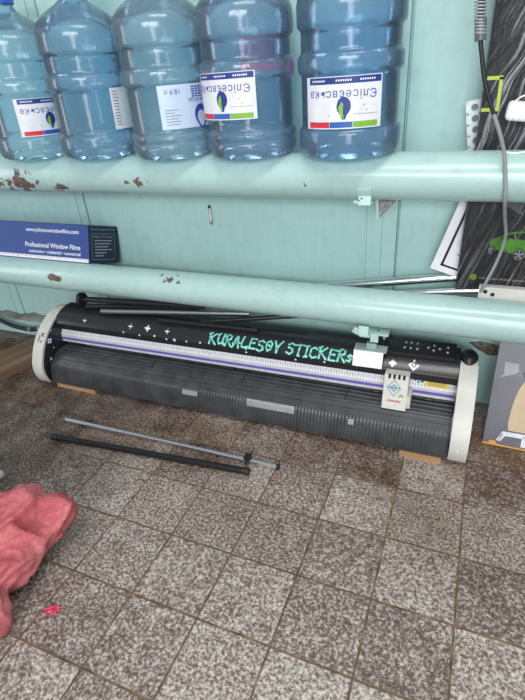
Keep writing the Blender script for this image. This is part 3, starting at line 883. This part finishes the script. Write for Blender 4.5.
# warning labels on the rail to the right of the carriage
bm = bmesh.new(); bm_rect(bm, 1.662, .12, 1.738, .80, lambda u, v: rfn(u, v, .001)); wl = obj('warning_label', bm, YELLOW, pz)
bm = bmesh.new()
for k in range(4):
    for j in range(9): bm_rect(bm, 1.672 + j * .0065, .24 + k * .13, 1.6765 + j * .0065, .29 + k * .13, lambda u, v: rfn(u, v, .0016))
obj('fine_print', bm, DARKP, wl)
bm = bmesh.new(); bm_rect(bm, 1.622, .1, 1.659, .62, lambda u, v: rfn(u, v, .001)); wl = obj('data_label', bm, STARW, pz)
bm = bmesh.new()
for (a, b, c, d) in ((1.624, .15, 1.632, .35), (1.636, .3, 1.642, .55), (1.647, .2, 1.656, .45)): bm_rect(bm, a, b, c, d, lambda u, v: rfn(u, v, .0016))
obj('pictogram', bm, DARKP, wl)

# control panel
cpR = Euler((D(10), 0, 0))
cp = obj('control_panel', box((1.612, .212, .314), (.270, .086, .022), cpR, .004), BLACKPL, pz)
MR = Matrix.Translation((1.612, .212, .314)) @ cpR.to_matrix().to_4x4()
def pfn(u, v, o=.0115): return tuple(MR @ Vector((u, v, o)))
for (u, v) in ((-.030, .014), (-.012, .016), (.008, .014), (-.032, -.014), (-.012, -.014), (.010, -.014), (.045, 0), (.063, .014), (.063, -.012), (.082, 0), (.108, .012), (.108, -.014)):
    bm = bmesh.new(); bm_disc(bm, u, v, .0058, .0072, pfn, 12)
    r = bmesh.ops.extrude_face_region(bm, geom=bm.faces[:])
    bmesh.ops.translate(bm, verts=[x for x in r['geom'] if isinstance(x, bmesh.types.BMVert)], vec=(0, -.0003, .0022))
    b = obj('button', bm, DGREY, cp)
    bm = bmesh.new(); bm_poly(bm, [(u - .0036, v - .0034), (u + .0036, v - .0034), (u, v + .0042)], lambda a, c: pfn(a, c, .0145))
    obj('button_mark', bm, STARW, cp)
bm = bmesh.new(); bm_rect(bm, -.112, -.014, -.060, .016, lambda a, c: pfn(a, c, .0118)); obj('display', bm, plain('dark_lcd', srgb(38, 44, 42), .15), cp)

# white card clipped over the cover
tg = empty('white_card', (PX + 1.462, PY + .16 + .025, .306), 'blank white card in a grey clip on the plotter cover', 'card', rotz=PR)
bm = box((0, -.024, -.012), (.102, .0016, .056), Euler((D(-24), 0, 0))); obj('card', bm, WHITEP, tg)
bm = bmesh.new(); bm_box(bm, (.004, .008, .0155), (.112, .042, .003), Euler((D(6), 0, 0)), .001); bm_box(bm, (.006, .012, .026), (.036, .020, .020), None, .003)
obj('clip', bm, plain('grey_painted_clip', srgb(150, 166, 164), .5), tg)

# wood strips the machine rests on
def plank(xa, xb, ya, yb, label):
    o = obj('wood_strip', box(((xa + xb) / 2, (ya + yb) / 2, .0105), (xb - xa, yb - ya, .021), bev=.002), PLANK)
    return tag(o, label, 'wood strip', 'wood strips under the plotter')
plank(-1.140, -.925, .334, .50, 'thin pale wood strip under the left end of the plotter')
plank(.383, .520, .352, .52, 'thin pale wood strip under the right end of the plotter')

# ------------------------------------------------------------------ rods
def rod(name, pts, r, mat, label, cat, group=None, plug=None):
    e = empty(name, pts[0], label, cat, group)
    P = [Vector(p) - Vector(pts[0]) for p in pts]
    obj('tube', tube(P, r, 20), mat, e, True)
    if plug:
        for (end, pr, ln, m) in plug:
            a, b = (P[0], P[1]) if end == 0 else (P[-1], P[-2])
            d = (b - a).normalized()
            obj('end_plug', tube([a - d * ln * .4, a + d * ln], pr, 20), m, e, True)
    return e
rod('steel_rod', [(-.91, .140, .0105), (.010, .158, .0105)], .0100, CHROME, 'bright chromed rod lying on the floor, nearer the plotter', 'rod', None, [(1, .0104, .006, RUBBER)])
rod('black_tube', [(-.880, .036, .0125), (-.082, .104, .0125)], .0118, plain('gloss_black_lacquer', srgb(28, 29, 31), .22), 'black lacquered tube lying on the floor in front of the chromed rod', 'tube', None, [(0, .0126, .02, RUBBER), (1, .0126, .016, RUBBER)])
e = empty('black_clip', (-.103, .155, .0205), 'small black clip sitting on the chromed rod near its right end', 'clip')
bm = bmesh.new(); bm_box(bm, (0, 0, .006), (.024, .026, .012), None, .004); bm_tube(bm, [(0, -.012, .004), (.004, -.028, -.002)], .005, 10)
obj('grip', bm, RUBBER, e, True)

# bundle of tubes lying behind the plotter, under the lower pipe
zt = .329
rod('black_tube', [(-1.070, .545, .352), (-.45, .575, .3725)], .0125, BLACKSAT, 'black tube with fat round end stop on the left back of the plotter', 'tube', 'tubes lying behind the plotter', [(0, .030, .012, RUBBER)])
rod('black_tube', [(-1.03, .537, .3255), (-.50, .602, .345)], .0115, BLACKPL, 'thin black tube behind the one with the round end stop', 'tube', 'tubes lying behind the plotter', [(0, .0122, .012, RUBBER)])
rod('grey_tube', [(-.93, .505, .3265), (-.26, .598, .352)], [.0115, .013], DULLST, 'dull grey steel tube slanting back behind the plotter cover', 'tube', 'tubes lying behind the plotter')
rod('black_tube', [(-.405, .546, .3255), (-.03, .622, .362)], .0095, BLACKSAT, 'short black tube slanting up under the lower pipe behind the lettering', 'tube', 'tubes lying behind the plotter')
rod('black_bar', [(-.64, .505, .3215), (-.205, .527, .3215)], .007, BLACKMAT, 'thin matt black bar lying along the back of the plotter cover', 'bar', 'tubes lying behind the plotter', [(1, .0095, .02, RUBBER)])

# black cable at the left end
pts = spline([(-2.15, .66, .135), (-1.86, .66, .098), (-1.70, .645, .078), (-1.56, .64, .082), (-1.42, .64, .13), (-1.32, .60, .20), (-1.238, .57, .235)], 8)
e = empty('power_cable', (-1.238, .57, .235), 'thick black taped cable sagging along the wall into the plotter', 'cable')
P = [p - Vector((-1.238, .57, .235)) for p in pts]
obj('sheath', tube(P, .0115, 14), RUBBER, e, True)
tapem = plain('pale_tape', srgb(120, 122, 120), .4)
for i in (22, 26, 30): obj('tape_wrap', tube([P[i], P[i + 1]], .0135, 14), tapem, e, True)

# wooden beam at the left
bm = box((0, 0, 0), (.185, .62, .056), bev=.004)
o = obj('wood_beam', bm, BEAM); o.location = (-1.512, .37, .0285); o.rotation_euler = (0, 0, D(-17))
tag(o, 'old brown wooden beam on the floor left of the plotter', 'beam')

# ------------------------------------------------------------------ things leaning on the wall at the right
# tall graphite board wrapped in film
BXL, BXR, BZ0, BZ1, BYF = .487, 1.10, .522, 1.62, .634
bd = empty('display_board', (BXL, BYF, BZ0), 'tall graphite advertising board wrapped in stretch film behind the upper pipe', 'board')
obj('panel', box(((BXR - BXL) / 2, .010, (BZ1 - BZ0) / 2), (BXR - BXL, .018, BZ1 - BZ0), bev=.002), GRAPH, bd)
fb = lambda u, v, o=0: (u - BXL, -.0004 - o, v - BZ0)
# picture points measured on the board plane (x, z)
def C_(px, py):   # crop offsets measured from the board's lower left corner, metres
    return (BXL + px, BZ0 + py)
Q = lambda pts: [C_(a, b) for a, b in pts]
bm = bmesh.new()
body = [(.078, .153), (.080, .163), (.088, .170), (.106, .178), (.122, .187), (.141, .193), (.170, .197), (.205, .194), (.232, .182), (.262, .176), (.276, .166), (.280, .148), (.276, .130), (.262, .121), (.20, .115), (.168, .117), (.152, .125), (.125, .130), (.101, .134), (.083, .139)]
bm_poly(bm, Q(body), lambda u, v: fb(u, v, .0004)); car_o = obj('car_picture', bm, GREENP, bd)
bm = bmesh.new()
bm_poly(bm, Q([(.106, .171), (.122, .182), (.130, .1855), (.141, .187), (.146, .171), (.129, .167), (.117, .167)]), lambda u, v: fb(u, v, .0008))
bm_poly(bm, Q([(.150, .171), (.146, .188), (.170, .191), (.200, .188), (.222, .176), (.20, .170)]), lambda u, v: fb(u, v, .0008))
bm_poly(bm, Q([(.079, .151), (.090, .144), (.100, .142), (.098, .138), (.084, .142)]), lambda u, v: fb(u, v, .0008))
obj('car_windows', bm, DARKP, car_o)
bm = bmesh.new(); bm_poly(bm, Q([(.126, .167), (.131, .174), (.140, .172), (.140, .165), (.130, .163)]), lambda u, v: fb(u, v, .0012)); obj('car_mirror', bm, GREENP, car_o)
for (u, v, ru_, rv_) in ((.0855, .1355, .0085, .0165), (.165, .1235, .0165, .0195), (.252, .128, .012, .017)):
    a, b = C_(u, v)
    bm = bmesh.new(); bm_disc(bm, a, b, ru_, rv_, lambda p, q: fb(p, q, .0010), 24); wh = obj('car_wheel', bm, DARKP, car_o)
    bm = bmesh.new()
    for k in range(5):
        t = k * 2 * PI / 5 + .3
        for s in (-.13, .13):
            pass
        bm_poly(bm, [(a + ru_ * .12 * math.cos(t - 1.2), b + rv_ * .12 * math.sin(t - 1.2)), (a + ru_ * .8 * math.cos(t - .17), b + rv_ * .8 * math.sin(t - .17)), (a + ru_ * .8 * math.cos(t + .17), b + rv_ * .8 * math.sin(t + .17)), (a + ru_ * .12 * math.cos(t + 1.2), b + rv_ * .12 * math.sin(t + 1.2))], lambda p, q: fb(p, q, .0014))
    N = 24
    for k in range(N):
        t0, t1 = 2 * PI * k / N, 2 * PI * (k + 1) / N
        bm_poly(bm, [(a + ru_ * .86 * math.cos(t0), b + rv_ * .86 * math.sin(t0)), (a + ru_ * .86 * math.cos(t1), b + rv_ * .86 * math.sin(t1)), (a + ru_ * .74 * math.cos(t1), b + rv_ * .74 * math.sin(t1)), (a + ru_ * .74 * math.cos(t0), b + rv_ * .74 * math.sin(t0))], lambda p, q: fb(p, q, .0014))
    obj('wheel_rim', bm, SILVERP, car_o)
bm = bmesh.new(); bm_poly(bm, Q([(.100, .272), (.150, .246), (.170, .250), (.30, .256), (.30, .30), (.100, .30)]), lambda u, v: fb(u, v, .0004)); gp = obj('grey_picture', bm, SMOKEP, bd)
bm = bmesh.new(); a, b = C_(.166, .262); bm_disc(bm, a, b, .016, .020, lambda p, q: fb(p, q, .001), 20); obj('picture_wheel', bm, DARKP, gp)
bm = bmesh.new(); a, b = C_(.047, .041); bm_disc(bm, a, b, .0105, .011, lambda p, q: fb(p, q, .0006), 24); obj('round_logo', bm, LIME, bd)
bm = bmesh.new(); bm_text(bm, 'automotive window systems', .0115, lambda u, v: fb(u, v, .0006), at=C_(.064, .040), align='LEFT', bold=.0002); obj('lettering', bm, SILVERP, bd)
# lime corner of a frame mark
bm = bmesh.new()
for P in ([(.492, 1.131), (.531, 1.131), (.531, 1.122), (.492, 1.122)], [(.531, 1.128), (.5225, 1.128), (.5245, 1.046), (.533, 1.046)], [(.488, 1.055), (.5245, 1.055), (.5245, 1.046), (.488, 1.046)]):
    bm_poly(bm, P, lambda u, v: fb(u, v, .0052))
obj('lime_mark', bm, LIME, bd)['label'] = 'lime green corner mark'
# film
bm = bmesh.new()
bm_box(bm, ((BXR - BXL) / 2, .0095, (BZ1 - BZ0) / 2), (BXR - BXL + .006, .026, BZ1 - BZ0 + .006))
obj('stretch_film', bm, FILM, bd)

# white sheet with a black rule, tilted, behind the board
sh = empty('white_sheet', (.430, .672, .600), 'tilted white printed sheet with a black border line, behind the graphite board', 'sheet')
sh.location = (.397, .672, .569); sh.rotation_euler = (0, D(16.5), 0)
obj('sheet', box((.14, 0, .20), (.28, .003, .40)), WHITEP, sh)
fs = lambda u, v: (u, -.0022, v)
bm = bmesh.new()
for (a, b, c, d) in ((.026, .021, .034, .385), (.026, .021, .25, .028), (.243, .021, .25, .385), (.026, .378, .25, .385)): bm_rect(bm, a, b, c, d, fs)
obj('border_line', bm, DARKP, sh)
bm = bmesh.new()
for k, s in enumerate(('- R', '- c', '-', '-')): bm_text(bm, s, .020, fs, at=(.062 + .010 * k, .075 + k * .030), align='LEFT', bold=.0006)
obj('lettering', bm, DARKP, sh)

# perforated white strip
st = empty('perforated_strip', (.4445, .690, 1.068), 'white plastic strip with a row of round holes beside the graphite board', 'strip')
st.rotation_euler = (0, D(-10), 0)
bm = bmesh.new()
n = 16; pitch = .030; wdt = .046; hr = .0095; hu = .022
for i in range(n):
    z0 = -.004 - pitch * (i + 1); z1 = z0 + pitch
    cz = (z0 + z1) / 2
    K = 16
    sq = []
    for k in range(K):
        a = 2 * PI * k / K + PI / K
        cx_, sz_ = math.cos(a), math.sin(a); m = max(abs(cx_), abs(sz_))
        uu = hu + (cx_ / m) * (wdt - hu if cx_ > 0 else hu); sq.append((uu, cz + sz_ / m * pitch / 2, hu + hr * cx_, cz + hr * sz_))
    for k in range(K):
        p, q = sq[k], sq[(k + 1) % K]
        for yy in (0, .004): bm.faces.new([bm.verts.new(v) for v in ((p[0], yy, p[1]), (q[0], yy, q[1]), (q[2], yy, q[3]), (p[2], yy, p[3]))])
        bm.faces.new([bm.verts.new(v) for v in ((p[2], 0, p[3]), (q[2], 0, q[3]), (q[2], .004, q[3]), (p[2], .004, p[3]))])
bm_box(bm, (wdt / 2, .002, -.002), (wdt, .004, .004))
bm_box(bm, (-.0008, .002, -.004 - pitch * n / 2), (.0016, .004, pitch * n))
bmesh.ops.remove_doubles(bm, verts=bm.verts, dist=.0001)
obj('strip', bm, WHITEP, st)

# metal tubes behind the lower pipe, and the white channel bracket
rod('steel_tube', [(-.02, .682, .452), (.30, .690, .505), (.95, .706, .610)], .0150, CHROME, 'bright steel tube rising behind the lower pipe towards the graphite board', 'tube', 'steel tubes behind the lower pipe')
rod('steel_tube', [(.22, .640, .470), (.575, .640, .517)], [.006, .0125], CHROME, 'thinner steel tube ending at the white perforated bracket on the lower pipe', 'tube', 'steel tubes behind the lower pipe')
br = empty('metal_bracket', (.556, .603, .5035), 'white metal channel bracket with two dark holes behind the lower pipe', 'bracket')
br.rotation_euler = (0, 0, 0)
obj('channel', box((.17, 0, .020), (.34, .004, .040), bev=.001), WHITEPL, br)
obj('flange', box((.17, .012, .0395), (.34, .024, .003)), WHITEPL, br)
for u, v in ((.020, .026), (.042, .018)):
    bm = bmesh.new(); bm_tube(bm, [(u, -.0026, v), (u, .001, v)], .0065, 16); obj('hole', bm, BLACKMAT, br)

# spiral cable and grey wire
ca = empty('hanging_cable', (.470, .455, 1.20), 'spiral-covered black and grey cable hanging over the upper pipe at right', 'cable')
o_ = Vector((.470, .455, 1.20))
core = spline([(.452, .47, 1.70), (.452, .468, 1.45), (.456, .466, 1.30), (.466, .463, 1.222), (.474, .46, 1.185), (.492, .458, 1.12), (.520, .458, 1.055)], 10)
obj('black_cord', tube([p - o_ for p in core], .0052, 10), RUBBER, ca, True)
grey = spline([(.519, .458, 1.057), (.541, .462, 1.010), (.557, .470, .968), (.566, .474, .93), (.575, .473, .88), (.581, .482, .835), (.589, .52, .79), (.603, .575, .715), (.594, .59, .64), (.573, .592, .565), (.562, .600, .528)], 8)
obj('grey_cord', tube([p - o_ for p in grey], .0050, 10), WIREG, ca, True)
hel = []
cc = [p - o_ for p in core if p.z > 1.222]
tl = [0]
for a, b in zip(cc, cc[1:]): tl.append(tl[-1] + (b - a).length)
NT_ = 1200
for k in range(NT_):
    s = tl[-1] * k / (NT_ - 1)
    i = max(j for j in range(len(tl)) if tl[j] <= s); i = min(i, len(cc) - 2)
    p = cc[i].lerp(cc[i + 1], (s - tl[i]) / (tl[i + 1] - tl[i]))
    a = 2 * PI * s / .0066
    hel.append(p + Vector((.0115 * math.cos(a), .0115 * math.sin(a), 0)))
bm = bmesh.new(); bm_tube(bm, hel, .0022, 6)
obj('spiral_cover', bm, plain('grey_spiral', srgb(150, 154, 156), .35), ca, True)
bm = bmesh.new(); bm_tube(bm, [Vector((.462, .465, 1.255)) - o_, Vector((.467, .463, 1.212)) - o_], [.013, .0125], 16)
obj('sleeve', bm, plain('mid_grey_sleeve', srgb(92, 95, 98), .4), ca, True)

# white wired fitting hanging at the right edge
wf = empty('white_adapter', (.592, .575, 1.048), 'small white ridged plastic adapter with thin wire, in front of the graphite board', 'adapter')
bm = bmesh.new(); bm_box(bm, (0, 0, 0), (.085, .05, .046), Euler((0, .12, 0)), .014, 4)
for k in range(6): bm_box(bm, (-.028 + k * .012, -.026, 0), (.004, .004, .036), Euler((0, .12, 0)), .001)
obj('case', bm, WHITEP, wf, True)
bm = bmesh.new(); bm_tube(bm, spline([(-.03, -.01, .02), (-.012, -.016, .036), (.02, -.018, .042), (.06, -.016, .046)], 8), .0022, 8)

obj('wire', bm, WHITEP, wf, True)
bm = bmesh.new(); bm_tube(bm, spline([(.10, -.04, -.06), (.05, -.045, -.082), (.0, -.05, -.093), (-.03, -.05, -.0905)], 8), .0024, 8)
obj('lower_wire', bm, WHITEP, wf, True)

# poster panel on the floor at the right
ps = empty('poster_panel', (.6455, .503, .004), 'grey photo print panel with orange lower edge leaning below the lower pipe', 'panel')
ps.rotation_euler = (D(-16.2), 0, D(-1))
PW, PH = .36, .47
obj('panel', box((PW / 2, .004, PH / 2), (PW, .008, PH), bev=.001), plain('grey_photo_print', srgb(98, 98, 107), .3, var=.22, scale=7), ps)
obj('bottom_edge', box((PW / 2, .002, .003), (PW, .011, .006)), plain('orange_edge', srgb(206, 152, 74), .6), ps)
fq = lambda u, v, o=.0004: (u, -o, v)
bm = bmesh.new()
bm_poly(bm, [(.026, .300), (.066, .300), (.078, .262), (.028, .262)], fq); bm_poly(bm, [(.030, .256), (.070, .285), (.078, .268), (.066, .262)], fq)
bm_poly(bm, [(.018, .245), (.058, .296), (.073, .272), (.058, .262)], lambda a, b: fq(a, b, .0007)); obj('folded_cloth', bm, plain('pale_grey_print', srgb(160, 160, 168), .4), ps)
bm = bmesh.new(); bm_poly(bm, [(.082, .268), (.105, .295), (.20, .31), (.20, .262), (.105, .262), (.090, .255)], lambda a, b: fq(a, b, .0006)); obj('dark_shape', bm, plain('slate_print', srgb(72, 76, 88), .4), ps)
sb = smooth_poly([(.072, .062), (.068, .095), (.071, .150), (.080, .205), (.096, .245), (.125, .258), (.20, .262), (.255, .25), (.270, .20), (.272, .09), (.262, .062)], 4)
bm = bmesh.new(); bm_poly(bm, sb, lambda a, b: fq(a, b, .0010)); obj('beige_backrest_picture', bm, plain('beige_print', srgb(200, 176, 144), .4, var=.06), ps)
bm = bmesh.new()
for P in ([(.040, .020), (.056, .056), (.30, .060), (.30, .046), (.066, .040), (.054, .018)], [(.118, .048), (.135, .048), (.137, .010), (.118, .010)], [(.045, .020), (.052, .020), (.062, .048), (.050, .045)]): bm_poly(bm, P, lambda a, b: fq(a, b, .0013))
obj('white_chair_picture', bm, plain('white_print_soft', srgb(222, 224, 232), .4), ps)
bm = bmesh.new(); bm_poly(bm, [(.016, .006), (.022, .016), (.036, .018), (.046, .006)], lambda a, b: fq(a, b, .0013)); obj('orange_picture', bm, plain('orange_print', srgb(214, 150, 66), .4), ps)

# ------------------------------------------------------------------ red sack and litter
def blob_mesh(spheres, voxel, smooth_it, disp):
    bm = bmesh.new()
    for (c, r, sc) in spheres:
        M = Matrix.Translation(c) @ Matrix.Diagonal((r * sc[0], r * sc[1], r * sc[2], 1))
        bmesh.ops.create_icosphere(bm, subdivisions=3, radius=1.0, matrix=M)
    me = bpy.data.meshes.new('tmp'); bm.to_mesh(me); bm.free()
    o = bpy.data.objects.new('tmp', me); COL.objects.link(o)
    m = o.modifiers.new('r', 'REMESH'); m.mode = 'VOXEL'; m.voxel_size = voxel
    m = o.modifiers.new('s', 'SMOOTH'); m.factor = .6; m.iterations = smooth_it
    for k, (typ, sz, st_) in enumerate(disp):
        tx = bpy.data.textures.new('fold%d' % k, typ)
        tx.noise_scale = sz
        if typ == 'MUSGRAVE': tx.musgrave_type = 'RIDGED_MULTIFRACTAL'
        m = o.modifiers.new('d%d' % k, 'DISPLACE'); m.texture = tx; m.strength = st_; m.mid_level = .5; m.texture_coords = 'LOCAL'
    m = o.modifiers.new('s2', 'SMOOTH'); m.factor = .5; m.iterations = 2
    dg = bpy.context.evaluated_depsgraph_get(); dg.update()
    out = bpy.data.meshes.new_from_object(o.evaluated_get(dg))
    bpy.data.objects.remove(o)
    for p in out.polygons: p.use_smooth = True
    return out
BO = Vector((-.68, -.45, 0))
sph = [((-.470, -.312, .128), .036, (1, 1, .85)), ((-.505, -.330, .125), .056, (1.1, 1, .8)), ((-.565, -.36, .120), .085, (1.1, 1, .85)), ((-.65, -.42, .115), .110, (1.1, 1, .9)), ((-.76, -.47, .105), .125, (1.2, 1.1, .85)), ((-.90, -.50, .11), .14, (1.2, 1.2, .85)),
       ((-.520, -.385, .105), .066, (1, 1, 1)), ((-.525, -.44, .10), .076, (1, 1, 1)), ((-.535, -.50, .085), .078, (1, 1, 1)), ((-.60, -.50, .10), .098, (1, 1, 1)), ((-.505, -.575, .062), .062, (1, 1, 1.0)), ((-.66, -.62, .10), .10, (1.2, 1, 1)), ((-.465, -.605, .035), .038, (1, 1, 1))]
sph = [(tuple(Vector(c) - BO), r, s) for c, r, s in sph]
me = blob_mesh(sph, .0065, 14, [('CLOUDS', .13, .026)])
from mathutils import noise as mn
fd = Vector((.15, .20, .10)).normalized(); fa_ = fd.cross(Vector((0, 0, 1))).normalized(); fb_ = fd.cross(fa_)
nrm = [v.normal.copy() for v in me.vertices]
for v, n_ in zip(me.vertices, nrm):
    p = v.co
    q_ = Vector((p.dot(fd) * 3.2, p.dot(fa_) * 13, p.dot(fb_) * 13))
    q2_ = Vector((p.x * 24, p.y * 24, p.z * 24)) + Vector((5, 2, 1))
    q3_ = Vector((p.dot(fd) * 7, p.dot(fa_) * 30, p.dot(fb_) * 30)) + Vector((9, 4, 3))
    h_ = (1 - min(1, abs(mn.noise(q_)) * 2.6)) ** 1.5 * .024 + (1 - min(1, abs(mn.noise(q3_)) * 2.4)) ** 2 * .008 + (1 - abs(mn.noise(q2_)) * 2) * .004
    v.co = p + n_ * (h_ - .012)
zmin = min(v.co.z for v in me.vertices)
for v in me.vertices: v.co.z -= zmin
sk = link('woven_sack', me, BAG)
sk.location = (BO.x, BO.y - .012, 0); sk.scale = (1, 1, .93)
tag(sk, 'crumpled red woven plastic sack on the floor at the left edge', 'sack')

bm = bmesh.new()
g = [[None] * 6 for _ in range(5)]
for i in range(5):
    for j in range(6):
        g[i][j] = bm.verts.new((-.020 + j * .008, -.012 + i * .006 + .002 * math.sin(j * 1.9), .003 + .006 * abs(math.sin(i * 1.4 + j * .9))))
for i in range(4):
    for j in range(5):
        if (i, j) not in ((0, 0), (3, 4), (0, 4), (3, 0)): bm.faces.new((g[i][j], g[i][j + 1], g[i + 1][j + 1], g[i + 1][j]))
sc = obj('litter_scrap', bm, plain('pink_red_foil', srgb(206, 48, 84), .4, var=.2, scale=90)); sc.location = (-.370, -.516, -.001); sc.rotation_euler = (0, 0, .5)
md = sc.modifiers.new('t', 'SOLIDIFY'); md.thickness = .0012
tag(sc, 'tiny crumpled crimson scrap lying alone on a floor tile', 'litter')

me2 = blob_mesh([((0, 0, .030), .032, (1.3, 1, .9)), ((.04, .01, .022), .024, (1.2, 1, .9)), ((-.05, 0, .03), .034, (1.2, 1, .9))], .005, 4, [('CLOUDS', .03, .016)])
zm = min(v.co.z for v in me2.vertices)
for v in me2.vertices: v.co.z -= zm
pb = link('plastic_wad', me2, plain('pale_plastic_film', srgb(206, 208, 210), .35, var=.1, scale=40))
pb.location = (-.948, -.205, 0); pb.scale = (.8, .8, .8)
tag(pb, 'pale crumpled plastic wad on the floor behind the red sack, at the left edge', 'litter')
